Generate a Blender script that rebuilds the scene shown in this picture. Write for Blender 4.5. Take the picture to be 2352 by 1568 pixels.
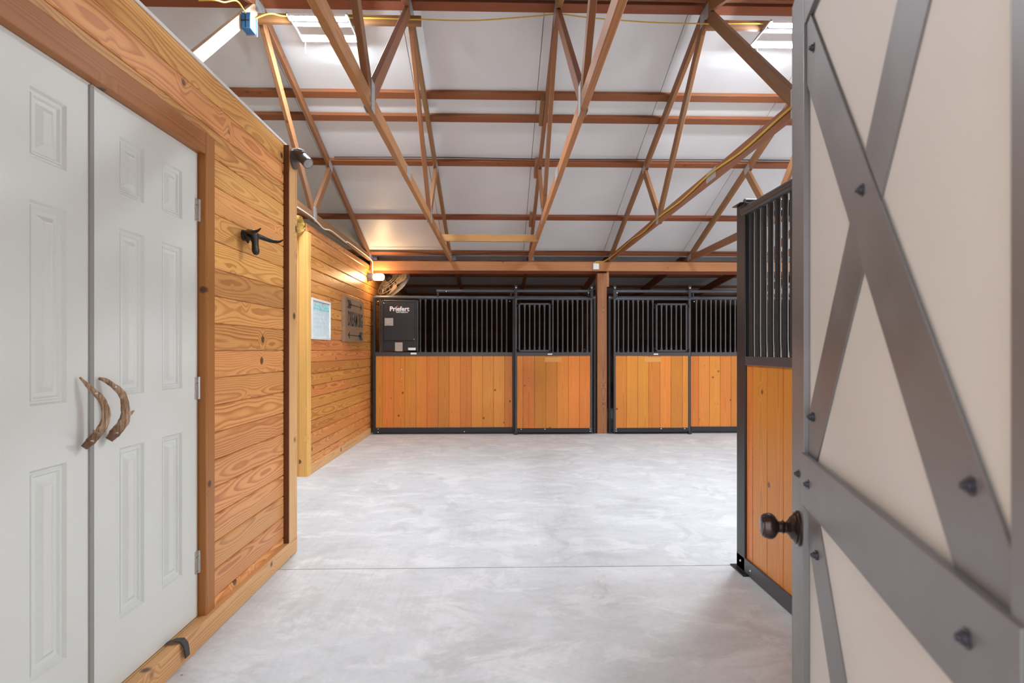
import bpy, math, random
from mathutils import Vector, Matrix
random.seed(7)
C = bpy.context.scene
for o in list(bpy.data.objects): bpy.data.objects.remove(o)

# ---------------------------------------------------------------- camera, world, exposure
EYE = 1.30
cam = bpy.data.cameras.new('camera'); cam_o = bpy.data.objects.new('camera', cam); C.collection.objects.link(cam_o)
cam.sensor_width = 36; cam.lens = 1290 / 2352 * 36; cam.shift_y = 20 / 2352; cam.clip_start = 0.05
cam_o.location = (0, 0, EYE); cam_o.rotation_euler = (math.pi / 2, 0, -math.atan(32 / 1290))
cam.dof.use_dof = True; cam.dof.focus_distance = 3.0; cam.dof.aperture_fstop = 4.2
C.camera = cam_o
C.view_settings.view_transform = 'Standard'; C.view_settings.look = 'None'
C.view_settings.gamma = 1; C.view_settings.use_curve_mapping = False
C.view_settings.exposure = 1.56
W = bpy.data.worlds.new('world'); C.world = W; W.use_nodes = True
bgn = W.node_tree.nodes['Background']; bgn.inputs[0].default_value = (0.90, 0.95, 1.0, 1); bgn.inputs[1].default_value = 1.15
LED_STRENGTH = 275.0
BULB_STRENGTH = 33.0

# ---------------------------------------------------------------- materials
MATS = {}
def nt(name, rough=.5, metal=0., spec=.5):
    m = bpy.data.materials.new(name); m.use_nodes = True
    t = m.node_tree; b = t.nodes['Principled BSDF']
    b.inputs['Roughness'].default_value = rough; b.inputs['Metallic'].default_value = metal
    b.inputs['Specular IOR Level'].default_value = spec
    MATS[name] = m
    return m, t, b
def N(t, kind, **kw):
    n = t.nodes.new('ShaderNode' + kind)
    for k, v in kw.items(): setattr(n, k, v)
    return n
def sock(t, n, i, v):
    if hasattr(v, 'is_output'): t.links.new(v, n.inputs[i])
    else: n.inputs[i].default_value = v
def M(t, op, a, b=0., clamp=False):
    n = N(t, 'Math', operation=op, use_clamp=clamp); sock(t, n, 0, a); sock(t, n, 1, b); return n.outputs[0]
def VM(t, op, a, b=(0, 0, 0)):
    n = N(t, 'VectorMath', operation=op); sock(t, n, 0, a); sock(t, n, 1, b); return n.outputs[0]
def noise(t, vec, scale, detail=2., rough=.5, dist=0.):
    n = N(t, 'TexNoise'); t.links.new(vec, n.inputs['Vector']); n.inputs['Scale'].default_value = scale
    n.inputs['Detail'].default_value = detail; n.inputs['Roughness'].default_value = rough; n.inputs['Distortion'].default_value = dist
    return n.outputs['Fac']
def ramp(t, f, *stops):
    n = N(t, 'ValToRGB'); t.links.new(f, n.inputs[0]); e = n.color_ramp.elements
    while len(e) < len(stops): e.new(.5)
    for i, (p, c) in enumerate(stops): e[i].position = p; e[i].color = (*c, 1) if len(c) == 3 else c
    return n.outputs[0]
def mix(t, f, a, b, blend='MIX'):
    n = N(t, 'Mix', data_type='RGBA', blend_type=blend, clamp_factor=True)
    sock(t, n, 0, f)
    for i, v in ((6, a), (7, b)):
        if hasattr(v, 'is_output'): t.links.new(v, n.inputs[i])
        else: n.inputs[i].default_value = (*v, 1)
    return n.outputs[2]
def mrange(t, v, a, b, c=0., d=1.):
    n = N(t, 'MapRange', clamp=True); sock(t, n, 0, v)
    for i, x in enumerate((a, b, c, d)): n.inputs[i + 1].default_value = x
    return n.outputs[0]
def bump(t, b, h, s=.2, d=.002):
    n = N(t, 'Bump'); n.inputs['Strength'].default_value = s; n.inputs['Distance'].default_value = d
    t.links.new(h, n.inputs['Height']); t.links.new(n.outputs[0], b.inputs['Normal'])

def wood(name, light, dark, along=1.8, across=5., dens=135., amp=.055, contrast=.75, rough=.42, knots=1., var=.16, warm=(1.05, .95, .85), spec=.4, weather=0., kr=1.):
    m, t, b = nt(name, rough, 0, spec)
    tc = N(t, 'TexCoord').outputs['Object']; rnd = N(t, 'ObjectInfo').outputs['Random']
    off = N(t, 'CombineXYZ'); 
    for i, k in enumerate((57., 31., 83.)): t.links.new(M(t, 'MULTIPLY', rnd, k), off.inputs[i])
    p = VM(t, 'ADD', tc, off.outputs[0])
    vor = N(t, 'TexVoronoi', feature='F1'); t.links.new(p, vor.inputs['Vector']); vor.inputs['Scale'].default_value = 4.2
    kd = vor.outputs['Distance']
    sp = N(t, 'SeparateXYZ'); t.links.new(tc, sp.inputs[0])
    r2 = M(t, 'FRACT', M(t, 'MULTIPLY', rnd, 7.13)); r3 = M(t, 'FRACT', M(t, 'MULTIPLY', rnd, 43.7))
    yy = M(t, 'ADD', sp.outputs[1], M(t, 'MULTIPLY', M(t, 'SUBTRACT', r2, .5), .10))
    zz = M(t, 'ADD', M(t, 'ADD', sp.outputs[2], .022), M(t, 'MULTIPLY', r3, .06))
    rad = M(t, 'SQRT', M(t, 'ADD', M(t, 'MULTIPLY', yy, yy), M(t, 'MULTIPLY', zz, zz)))
    wob = noise(t, VM(t, 'MULTIPLY', p, (along, across, across)), 1.0, 1.2, .35)
    fine0 = noise(t, VM(t, 'MULTIPLY', p, (9., 70., 70.)), 1.0, 2., .5)
    bend = M(t, 'MULTIPLY', mrange(t, kd, .26, .0), 2.6 * min(1, knots))
    fld = M(t, 'MULTIPLY', M(t, 'ADD', rad, M(t, 'MULTIPLY', wob, amp)), dens)
    fld = M(t, 'ADD', M(t, 'ADD', fld, bend), M(t, 'MULTIPLY', fine0, .30))
    fr = M(t, 'FRACT', fld)
    ring = ramp(t, fr, (0., (0, 0, 0)), (.40, (.10,) * 3), (.74, (.95,) * 3), (.88, (1,) * 3), (1., (0, 0, 0)))
    fib = noise(t, VM(t, 'MULTIPLY', p, (5., 260., 260.)), 1.0, 2., .6)
    soft = noise(t, VM(t, 'MULTIPLY', p, (.9, 5., 5.)), 1.0, 2., .5)
    amt = M(t, 'MULTIPLY', ring, M(t, 'MULTIPLY', mrange(t, soft, .25, .7, .45, 1.), contrast))
    col = mix(t, amt, light, dark)
    col = mix(t, M(t, 'MULTIPLY', mrange(t, fib, .35, .75), .28), col, dark)
    col = mix(t, mrange(t, soft, .35, .75, 0., .35), col, VM(t, 'MULTIPLY', col, warm))
    if weather:
        wn = noise(t, VM(t, 'MULTIPLY', p, (1.4, 9., 9.)), 1.3, 3., .6)
        col = mix(t, mrange(t, wn, .52, .72, 0., weather), col, (.20, .15, .12))
    kmask = mrange(t, kd, .085 * kr, .055 * kr)
    col = mix(t, M(t, 'MULTIPLY', kmask, .88 * min(1, knots)), col, (.07, .03, .015))
    rv = M(t, 'ADD', M(t, 'MULTIPLY', M(t, 'FRACT', M(t, 'MULTIPLY', rnd, 17.3)), 2 * var), 1 - var)
    hv = M(t, 'SUBTRACT', M(t, 'FRACT', M(t, 'MULTIPLY', rnd, 91.7)), .5)
    hs = N(t, 'HueSaturation'); t.links.new(col, hs.inputs['Color']); t.links.new(rv, hs.inputs['Value'])
    t.links.new(M(t, 'ADD', M(t, 'MULTIPLY', hv, .018), .5), hs.inputs['Hue'])
    t.links.new(hs.outputs[0], b.inputs['Base Color'])
    bump(t, b, M(t, 'ADD', fib, M(t, 'MULTIPLY', ring, .7)), .12, .001)
    return m

def plain(name, col, rough=.5, metal=0., spec=.5, mott=0., scale=20., emit=None, est=0.):
    m, t, b = nt(name, rough, metal, spec)
    if mott:
        tc = N(t, 'TexCoord').outputs['Object']
        f = noise(t, tc, scale, 4., .6)
        c = mix(t, mrange(t, f, .3, .7), tuple(x * (1 - mott) for x in col), tuple(min(1, x * (1 + mott)) for x in col))
        t.links.new(c, b.inputs['Base Color'])
        r = mrange(t, f, .3, .7, max(.05, rough - .08), min(1, rough + .08)); t.links.new(r, b.inputs['Roughness'])
    else: b.inputs['Base Color'].default_value = (*col, 1)
    if emit:
        b.inputs['Emission Color'].default_value = (*emit, 1); b.inputs['Emission Strength'].default_value = est
    return m

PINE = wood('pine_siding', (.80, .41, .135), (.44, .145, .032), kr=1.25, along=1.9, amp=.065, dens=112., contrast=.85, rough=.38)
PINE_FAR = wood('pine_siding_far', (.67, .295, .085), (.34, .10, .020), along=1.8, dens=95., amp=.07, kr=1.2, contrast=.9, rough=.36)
PINE_POST = wood('pine_post', (.80, .47, .15), (.56, .26, .065), kr=1.35, along=.7, amp=.02, contrast=.5, rough=.5, var=.05)
CASING = wood('casing_pine', (.44, .165, .040), (.25, .075, .017), along=.6, amp=.02, dens=220., contrast=.6, rough=.4, var=.06)
BASEW = wood('baseboard_pine', (.70, .40, .185), (.42, .18, .06), kr=1.45, along=1., amp=.04, contrast=.6, rough=.5, var=.08)
STALLW = wood('stained_stall_board', (.68, .255, .048), (.44, .125, .020), along=.8, amp=.035, dens=150., contrast=.6, rough=.30, knots=.9, var=.14)
TRUSS = wood('truss_lumber', (.30, .135, .055), (.165, .062, .023), along=.7, amp=.03, dens=170., contrast=.6, rough=.6, knots=.7, var=.14, weather=.5)
TRUSSY = wood('pale_truss_lumber', (.47, .225, .08), (.27, .105, .028), along=.9, amp=.04, contrast=.6, rough=.6, knots=.7, var=.05, weather=.45)
WEBLIT = wood('lit_web_lumber', (.72, .56, .40), (.55, .36, .22), along=.9, amp=.03, contrast=.5, rough=.6, knots=.6, var=.02)  # lumber colour paled to carry the lamp light falling on one web
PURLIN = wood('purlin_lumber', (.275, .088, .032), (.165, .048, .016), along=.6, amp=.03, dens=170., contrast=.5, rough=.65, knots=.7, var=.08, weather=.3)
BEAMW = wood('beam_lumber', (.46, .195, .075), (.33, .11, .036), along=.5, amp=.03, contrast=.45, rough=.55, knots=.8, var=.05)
POSTW = wood('post_lumber', (.38, .185, .072), (.22, .085, .03), along=.7, amp=.05, contrast=.7, rough=.55, knots=.6, var=.03)
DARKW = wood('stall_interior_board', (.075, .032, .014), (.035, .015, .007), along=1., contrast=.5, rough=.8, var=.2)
DARKTRIM = wood('dark_brown_edge', (.17, .055, .018), (.10, .03, .01), along=.6, amp=.02, contrast=.5, rough=.5, var=.02)
METAL = plain('charcoal_powder_coat', (.024, .025, .030), .32, 0., .45)
METAL2 = plain('dark_bar_steel', (.058, .060, .068), .34, .1, .6)
STEEL = plain('gunmetal_strap', (.225, .22, .225), .42, .5, .5, mott=.06, scale=5.)
CREAM = plain('cream_door_skin', (.63, .615, .575), .5, 0., .35, mott=.02, scale=3.)
WHITE = plain('white_door_paint', (.71, .73, .69), .38, 0., .4, mott=.012, scale=4.)
SEAMG = plain('grey_weatherstrip', (.30, .29, .27), .6)
GALV = plain('galvanised_plate', (.42, .43, .44), .45, .5, .5, mott=.35, scale=160.)
CHROME = plain('zinc_bolt', (.75, .75, .76), .25, .9)
BOLTD = plain('dark_bolt', (.07, .07, .085), .38, .5)
BRONZE = plain('oil_rubbed_bronze', (.055, .035, .028), .22, .6, .6, mott=.3, scale=40.)
BLACKM = plain('cast_iron', (.03, .025, .022), .42, .5, .5, mott=.5, scale=90.)
PLASTB = plain('bronze_plastic', (.10, .085, .075), .45)
LENS = plain('lens_grey', (.32, .32, .33), .15)
DUSTW = plain('white_dust', (.82, .80, .78), .9)
BLUE = plain('blue_box', (.03, .20, .50), .4)
YELLOW = plain('yellow_cable', (.62, .40, .05), .45)
WHITEC = plain('white_cable', (.72, .66, .58), .5)
BLACKC = plain('black_cable', (.02, .017, .015), .6)
PLASTW = plain('white_plastic', (.70, .71, .70), .4)
LATCH = plain('latch_steel', (.55, .53, .50), .32, .6, .5, mott=.08, scale=60.)
STICK = plain('white_sticker', (.80, .80, .82), .5)
REDP = plain('red_print', (.55, .02, .02), .5)
SIGNW = wood('barn_sign_board', (.27, .17, .10), (.17, .10, .055), along=.8, contrast=.5, rough=.7, knots=.3)
INK = plain('black_stencil_ink', (.025, .022, .02), .8)
WBOARD = plain('whiteboard_face', (.66, .76, .78), .25, 0., .5, mott=.03, scale=12.)
TEAL = plain('teal_marker', (.15, .52, .50), .5)
INSUL = plain('fibreglass_batt', (.62, .42, .12), .95, 0., .1, mott=.4, scale=40.)
LED = plain('led_tube', (.9, .9, .9), .4, emit=(.87, .935, 1.), est=LED_STRENGTH)
JAR = plain('lit_glass_jar', (.9, .85, .7), .3, emit=(1., .66, .33), est=BULB_STRENGTH)
FIXG = plain('fixture_grey', (.32, .32, .33), .5)
FIXW = plain('fixture_white', (.78, .78, .78), .35)
FANM = plain('fan_wire', (.45, .38, .30), .35, .5)
FANB = plain('fan_blade_grey', (.40, .30, .22), .4, .2)
RUBBER = plain('black_rubber_strap', (.045, .045, .045), .6, mott=.4, scale=80.)
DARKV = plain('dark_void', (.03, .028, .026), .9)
PLY = plain('attic_plywood', (.50, .36, .20), .8, mott=.1, scale=3.)
SHEET = plain('grey_steel_sheet', (.22, .21, .20), .6, mott=.06, scale=2.)

def panel_mat():
    m, t, b = nt('white_roof_panel', .42, 0, .45)
    tc = N(t, 'TexCoord').outputs['Object']; rnd = N(t, 'ObjectInfo').outputs['Random']
    f = noise(t, tc, 60., 3., .6); f2 = noise(t, tc, 1.3, 2., .5)
    c = mix(t, mrange(t, f2, .3, .7), (.655, .672, .69), (.71, .725, .745))
    t.links.new(c, b.inputs['Base Color']); bump(t, b, f, .25, .002)
    return m
PANEL = panel_mat()

def concrete():
    m, t, b = nt('worn_concrete', .62, 0, .35)
    p = N(t, 'TexCoord').outputs['Object']
    a = noise(t, p, 1.25, 7., .66, .4)
    c2 = noise(t, VM(t, 'MULTIPLY', p, (2.6, 3.8, 1.)), 1.0, 9., .70, .5)
    fine = noise(t, p, 38., 5., .72)
    mid = noise(t, VM(t, 'MULTIPLY', p, (5., 9., 1.)), 1.0, 6., .68, .3)
    trow = noise(t, VM(t, 'MULTIPLY', p, (42., 1.6, 1.)), 1.0, 3., .55, .2)
    base = mix(t, mrange(t, a, .30, .70), (.485, .500, .510), (.66, .682, .70))
    base = mix(t, mrange(t, mid, .35, .70, 0., .40), base, (.66, .68, .70))
    base = mix(t, mrange(t, mid, .50, .32, 0., .30), base, (.44, .445, .445))
    blot = mrange(t, c2, .515, .60)
    base = mix(t, M(t, 'MULTIPLY', blot, .48), base, (.77, .79, .805))
    patch = mrange(t, noise(t, p, 2.0, 8., .68, .8), .56, .63)
    base = mix(t, M(t, 'MULTIPLY', patch, .55), base, (.46, .462, .46))
    streak = M(t, 'MULTIPLY', mrange(t, trow, .46, .66), mrange(t, noise(t, p, .7, 3., .5), .48, .62, 0., .30))
    base = mix(t, streak, base, (.45, .445, .435))
    base = mix(t, mrange(t, fine, .35, .75, 0., .22), base, (.38, .38, .38))
    rust = mrange(t, noise(t, p, 1.1, 3., .6), .71, .76, 0., .35)
    base = mix(t, rust, base, (.46, .33, .18))
    spk = N(t, 'TexVoronoi', feature='F1'); t.links.new(p, spk.inputs['Vector']); spk.inputs['Scale'].default_value = 2.3
    base = mix(t, mrange(t, spk.outputs['Distance'], .022, .012, 0., .75), base, (.12, .11, .10))
    t.links.new(base, b.inputs['Base Color'])
    t.links.new(mrange(t, c2, .3, .7, .72, .50), b.inputs['Roughness'])
    bump(t, b, M(t, 'ADD', fine, M(t, 'MULTIPLY', c2, 2.)), .12, .003)
    return m
CONC = concrete()

# ---------------------------------------------------------------- geometry helpers
WM = {}
def link(name, me, mat=None, parent=None, mw=None):
    o = bpy.data.objects.new(name, me); C.collection.objects.link(o)
    if mat is not None and me is not None and not me.materials: me.materials.append(mat)
    elif mat is not None and me is not None and me.materials[0] is not mat:
        me = me.copy(); me.materials.clear(); me.materials.append(mat); o.data = me
    mw = mw or Matrix.Identity(4); WM[o] = mw
    if parent is not None:
        o.parent = parent; o.matrix_parent_inverse = Matrix.Identity(4); o.matrix_local = WM[parent].inverted() @ mw
    else: o.matrix_world = mw
    return o
def T(x, y, z): return Matrix.Translation((x, y, z))
def thing(name, label, cat, loc, group=None):
    o = link(name, None, None, None, T(*loc)); o['label'] = label; o['category'] = cat
    if group: o['group'] = group
    o.empty_display_size = .05
    return o
def tag(o, label, cat, group=None):
    o['label'] = label; o['category'] = cat
    if group: o['group'] = group
    return o
def struct(o, label=None):
    o['kind'] = 'structure'
    if label: o['label'] = label
    return o
def me_from(name, v, f, smooth=False):
    me = bpy.data.meshes.new(name); me.from_pydata(v, [], f); me.update()
    if smooth:
        me.polygons.foreach_set('use_smooth', [True] * len(me.polygons))
        try: me.set_sharp_from_angle(angle=math.radians(40))
        except Exception: pass
    return me
CACHE = {}
def prism_mesh(L, w, t, c=None):
    c = min(.003, t * .22, w * .22) if c is None else c
    k = (round(L, 4), round(w, 4), round(t, 4), round(c, 4))
    if k in CACHE: return CACHE[k]
    h, d = w / 2, t / 2
    prof = [(-h + c, -d), (h - c, -d), (h, -d + c), (h, d - c), (h - c, d), (-h + c, d), (-h, d - c), (-h, -d + c)]
    v = [(x, a, b) for x in (-L / 2, L / 2) for a, b in prof]
    f = [(i, (i + 1) % 8, 8 + (i + 1) % 8, 8 + i) for i in range(8)]
    f = [q[::-1] for q in f]
    f += [tuple(range(8)), tuple(range(15, 7, -1))]
    f = [q[::-1] for q in f]
    CACHE[k] = me_from('board', v, f); return CACHE[k]
def board(name, a, b, w, t, n, mat, parent=None, c=None):
    """bar from a to b; w across, t along the normal n"""
    a, b, n = Vector(a), Vector(b), Vector(n)
    x = (b - a).normalized(); z = (n - x * n.dot(x)).normalized(); y = z.cross(x)
    m = Matrix((x, y, z)).transposed().to_4x4(); m.translation = (a + b) / 2
    return link(name, prism_mesh((b - a).length, w, t, c), mat, parent, m)
def box_mb(bs):
    v, f = [], []
    for x0, x1, y0, y1, z0, z1 in bs:
        i = len(v)
        v += [(x, y, z) for z in (z0, z1) for y in (y0, y1) for x in (x0, x1)]
        f += [tuple(i + j for j in q) for q in ((0, 2, 3, 1), (4, 5, 7, 6), (0, 1, 5, 4), (2, 6, 7, 3), (0, 4, 6, 2), (1, 3, 7, 5))]
    return v, f
def boxes(name, bs, mat, parent=None, bev=0., mw=None, frame=None):
    """axis-aligned boxes given in world coordinates, origin at their centre"""
    lo = [min(b[i] for b in bs) for i in (0, 2, 4)]; hi = [max(b[i] for b in bs) for i in (1, 3, 5)]
    c = [(p + q) / 2 for p, q in zip(lo, hi)]
    v, f = box_mb([(b[0] - c[0], b[1] - c[0], b[2] - c[1], b[3] - c[1], b[4] - c[2], b[5] - c[2]) for b in bs])
    me = me_from(name, v, f)
    base = frame if frame is not None else Matrix.Identity(4)
    o = link(name, me, mat, parent, base @ T(*c))
    if bev:
        mo = o.modifiers.new('bevel', 'BEVEL'); mo.width = bev; mo.segments = 2; mo.limit_method = 'ANGLE'
    return o
def box(name, x0, x1, y0, y1, z0, z1, mat, parent=None, bev=0., frame=None):
    return boxes(name, [(x0, x1, y0, y1, z0, z1)], mat, parent, bev, None, frame)
def frames(pts):
    pts = [Vector(p) for p in pts]; out = []; prev = None
    for i, p in enumerate(pts):
        d = (pts[min(i + 1, len(pts) - 1)] - pts[max(i - 1, 0)])
        d = d.normalized() if d.length > 1e-9 else Vector((0, 0, 1))
        if prev is None:
            u = Vector((0, 0, 1)) if abs(d.z) < .9 else Vector((1, 0, 0))
            x = (u - d * u.dot(d)).normalized()
        else: x = (prev - d * prev.dot(d)).normalized()
        prev = x; out.append((p, x, d.cross(x)))
    return out
def tube_mb(pts, rs, n=10, ex=1., ey=1.):
    if not hasattr(rs, '__len__'): rs = [rs] * len(pts)
    v, f = [], []
    for (p, x, y), r in zip(frames(pts), rs):
        for k in range(n):
            a = 2 * math.pi * k / n; v.append(tuple(p + x * (r * ex * math.cos(a)) + y * (r * ey * math.sin(a))))
    for i in range(len(pts) - 1):
        for k in range(n):
            a, b2 = i * n + k, i * n + (k + 1) % n
            f.append((a, b2, b2 + n, a + n))
    f.append(tuple(range(n - 1, -1, -1))); f.append(tuple((len(pts) - 1) * n + k for k in range(n)))
    return v, f
def join(*mbs):
    v, f = [], []
    for a, b in mbs:
        i = len(v); v += list(a); f += [tuple(i + j for j in q) for q in b]
    return v, f
def mesh_at(name, mb, mat, parent=None, smooth=True, loc=None):
    v, f = mb
    if loc is None:
        n = len(v); lo = [min(p[i] for p in v) for i in range(3)]; hi = [max(p[i] for p in v) for i in range(3)]
        loc = [(a + b) / 2 for a, b in zip(lo, hi)]
    me = me_from(name, [(p[0] - loc[0], p[1] - loc[1], p[2] - loc[2]) for p in v], f, smooth)
    return link(name, me, mat, parent, T(*loc))
def tube(name, pts, rs, mat, parent=None, n=10, **kw): return mesh_at(name, tube_mb(pts, rs, n, **kw), mat, parent)
def spline(pts, k=8):
    P = [Vector(p) for p in pts]; P = [P[0] * 2 - P[1]] + P + [P[-1] * 2 - P[-2]]; out = []
    for i in range(1, len(P) - 2):
        for j in range(k):
            t = j / k; a, b, c, d = P[i - 1:i + 3]
            out.append(.5 * ((2 * b) + (c - a) * t + (2 * a - 5 * b + 4 * c - d) * t * t + (3 * b - a - 3 * c + d) * t ** 3))
    out.append(P[-2]); return out
def lerp(a, b, t): return a + (b - a) * t
def text(name, s, size, mat, parent, mw, sx=1., bold=0., depth=.0015, align='CENTER'):
    cu = bpy.data.curves.new(name, 'FONT'); cu.body = s; cu.size = size; cu.extrude = depth; cu.offset = bold
    cu.align_x = align; cu.align_y = 'CENTER'; cu.resolution_u = 3
    tmp = bpy.data.objects.new('tmp', cu); C.collection.objects.link(tmp)
    dg = bpy.context.evaluated_depsgraph_get(); me = bpy.data.meshes.new_from_object(tmp.evaluated_get(dg))
    bpy.data.objects.remove(tmp); bpy.data.curves.remove(cu)
    me.materials.clear()
    for v in me.vertices: v.co.x *= sx
    return link(name, me, mat, parent, mw)

# ---------------------------------------------------------------- floor
fl = struct(box('floor', -4.7, 9.0, -2.0, 12.7, -.14, -.03, DARKV))
box('slab', -4.7, 9.0, -2.0, 3.362, -.06, 0, CONC, fl, .003)
box('slab', -4.7, 9.0, 3.368, 12.7, -.06, 0, CONC, fl, .003)

# ---------------------------------------------------------------- left wall with the double door
wl = struct(boxes('wall_left', [(-1.47, -1.347, -.6, 1.15, 0, 2.58), (-1.47, -1.347, 2.575, 3.655, 0, 2.58), (-1.47, -1.347, 1.15, 2.575, 2.19, 2.58),
                                (-1.47, -1.41, 1.15, 2.575, 0, 2.19)], BASEW))
PITCH = .129
z = .137 - PITCH
while z < 2.57:
    z0, z1 = max(z, .09), min(z + PITCH, 2.581)
    if z1 <= 2.21: spans = [(2.66, 3.518), (-.6, 1.145)]
    else:
        spans = [(-.6, 3.518)]; 
        if z0 < 2.285: z0 = 2.285
        if z1 - z0 < .02: z += PITCH; continue
    if z1 <= 2.29 and len(spans) == 1: z += PITCH; continue
    for y0, y1 in spans:
        board('plank', (-1.3385, y0, (z0 + z1) / 2), (-1.3385, y1, (z0 + z1) / 2), z1 - z0 - .002, .017, (1, 0, 0), PINE, wl, .0055)
    z += PITCH
# short siding pieces beside the head casing
board('plank', (-1.3385, 2.66, 2.243), (-1.3385, 3.518, 2.243), .083, .017, (1, 0, 0), PINE, wl, .0035)
board('top_plate', (-1.40, -.6, 2.588), (-1.40, 3.66, 2.588), .15, .014, (0, 0, 1), DUSTW, wl)
struct(board('trim_1', (-1.3235, 3.60, .10), (-1.3235, 3.60, 2.575), .135, .047, (1, 0, 0), BASEW), 'vertical pine corner board at the end of the plank wall')
struct(box('trim_6', -1.347, -1.3005, 3.522, 3.532, .10, 2.575, DARKTRIM), 'dark brown edge strip on the corner board of the plank wall')  # separate strip, darker brown than the corner board it covers
struct(board('baseboard_left', (-1.3235, -.6, .05), (-1.3235, 3.667, .05), .10, .047, (1, 0, 0), BASEW))
# sill strip under the doors
struct(board('trim_2', (-1.375, 1.15, .085), (-1.375, 2.575, .085), .05, .03, (0, 0, 1), BASEW), 'pine threshold strip under the white double doors')
struct(board('trim_3', (-1.361, 2.614, .10), (-1.361, 2.614, 2.285), .083, .08, (1, 0, 0), CASING), 'reddish door casing on the right of the white double doors')
struct(board('trim_4', (-1.361, 1.15, 2.236), (-1.361, 2.572, 2.236), .098, .08, (1, 0, 0), CASING), 'reddish head casing above the white double doors')
struct(board('trim_5', (-1.361, 1.195, .10), (-1.361, 1.195, 2.187), .083, .08, (1, 0, 0), CASING), 'reddish door casing on the left of the white double doors')

def leaf(name, y0, y1, cols, label):
    z0, z1 = .104, 2.186; X = -1.355
    rows = [(.335, .948), (1.137, 1.738), (1.862, 2.067)]
    d = struct(link(name, None, None, None, T(X, (y0 + y1) / 2, z0)), label)
    ys = [y0] + [q for c in cols for q in c] + [y1]; zs = [z0] + [q for r in rows for q in r] + [z1]
    v, f = [], []
    def quad(a, b, c, e):
        i = len(v); v.extend((a, b, c, e)); f.append((i, i + 1, i + 2, i + 3))
    for i in range(len(ys) - 1):
        for j in range(len(zs) - 1):
            if i % 2 and j % 2: continue
            quad((X, ys[i], zs[j]), (X, ys[i + 1], zs[j]), (X, ys[i + 1], zs[j + 1]), (X, ys[i], zs[j + 1]))
    bx = box_mb([(X - .04, X - .001, y0, y1, z0, z1)])
    bx = (bx[0], [q for k, q in enumerate(bx[1]) if k != 5])
    mesh_at('door_slab', join((v, f), bx), WHITE, d, False)
    for ya, yb in cols:
        for za, zb in rows:
            lo = [(0, 0), (.006, -.010), (.012, -.010), (.014, -.006), (.019, -.006), (.024, -.0135), (.036, -.0135), (.052, -.002), (.056, -.004)]
            v, f = [], []
            for ins, dep in lo:
                v += [(X + dep, ya + ins, za + ins), (X + dep, yb - ins, za + ins), (X + dep, yb - ins, zb - ins), (X + dep, ya + ins, zb - ins)]
            for k in range(len(lo) - 1):
                for q in range(4): a, b2 = 4 * k + q, 4 * k + (q + 1) % 4; f.append((a, b2, b2 + 4, a + 4))
            k = 4 * (len(lo) - 1); f.append((k, k + 1, k + 2, k + 3))
            mesh_at('raised_panel', (v, f), WHITE, d, False)
    return d
d1 = leaf('door_1', 1.245, 1.900, [(1.385, 1.525), (1.659, 1.799)], 'left leaf of the white six-panel double doors')
d2 = leaf('door_2', 1.906, 2.566, [(2.046, 2.185), (2.299, 2.443)], 'right leaf of the white six-panel double doors')
box('weatherstrip', -1.362, -1.349, 1.892, 1.912, .11, 2.18, SEAMG, d1, .002)
for hz in (1.93, 1.13, .348):
    h = mesh_at('hinge', join(tube_mb([(-1.349, 2.571, hz - .05), (-1.349, 2.571, hz + .05)], .007, 8), box_mb([(-1.356, -1.351, 2.545, 2.57, hz - .05, hz + .05)])), LATCH, d2)
def antler_mat():
    m, t, b = nt('antler', .6, 0, .3); p = N(t, 'TexCoord').outputs['Object']
    f = noise(t, VM(t, 'MULTIPLY', p, (130., 130., 14.)), 1., 4., .65); g = noise(t, p, 14., 2., .5)
    c = ramp(t, f, (.3, (.10, .05, .03)), (.5, (.36, .22, .13)), (.7, (.62, .48, .36)))
    sep = N(t, 'SeparateXYZ'); t.links.new(p, sep.inputs[0])
    c = mix(t, M(t, 'MULTIPLY', mrange(t, M(t, 'ADD', sep.outputs[2], M(t, 'MULTIPLY', g, .06)), -.02, -.07), .8), c, (.13, .06, .035))
    t.links.new(c, b.inputs['Base Color']); bump(t, b, f, .7, .006); return m
ANT = antler_mat()
def antler(parent, pts, rs, tine):
    P = spline(pts, 6); R = [r for r in spline([(r, 0, 0) for r in rs], 6)]; R = [q.x * .76 for q in R]
    R = [r * (1 + .05 * math.sin(i * 2.1) + .04 * math.sin(i * 5.3)) for i, r in enumerate(R)]
    mb = tube_mb(P, R, 12)
    mb = join(mb, tube_mb(tine[0], tine[1], 8))
    o = mesh_at('antler_handle', mb, ANT, parent)
    for i in (9, 30):
        p, r = P[i], R[i] + .002
        tube('screw', [p + Vector((r * .5, -r * .5, 0)), p + Vector((r * .8, -r * .62, 0))], [.005, .0035], CHROME, o, 8)
    return o
a1 = antler(d1, [(-1.346, 1.842, 1.213), (-1.328, 1.862, 1.178), (-1.310, 1.888, 1.138), (-1.300, 1.897, 1.090), (-1.308, 1.890, 1.045), (-1.328, 1.868, 1.005), (-1.340, 1.852, .985)],
            [.004, .010, .0145, .0165, .018, .0185, .014], ([(-1.312, 1.878, 1.020), (-1.302, 1.855, 1.030), (-1.30, 1.838, 1.042)], [.008, .007, .003]))
a2 = antler(d2, [(-1.347, 1.930, 1.205), (-1.334, 1.953, 1.193), (-1.308, 1.985, 1.150), (-1.304, 1.998, 1.100), (-1.306, 1.996, 1.055), (-1.326, 1.980, 1.015), (-1.338, 1.966, .992)],
            [.006, .011, .015, .017, .021, .022, .016], ([(-1.306, 2.002, 1.07), (-1.296, 2.016, 1.078), (-1.29, 2.024, 1.086)], [.010, .007, .002]))
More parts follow.
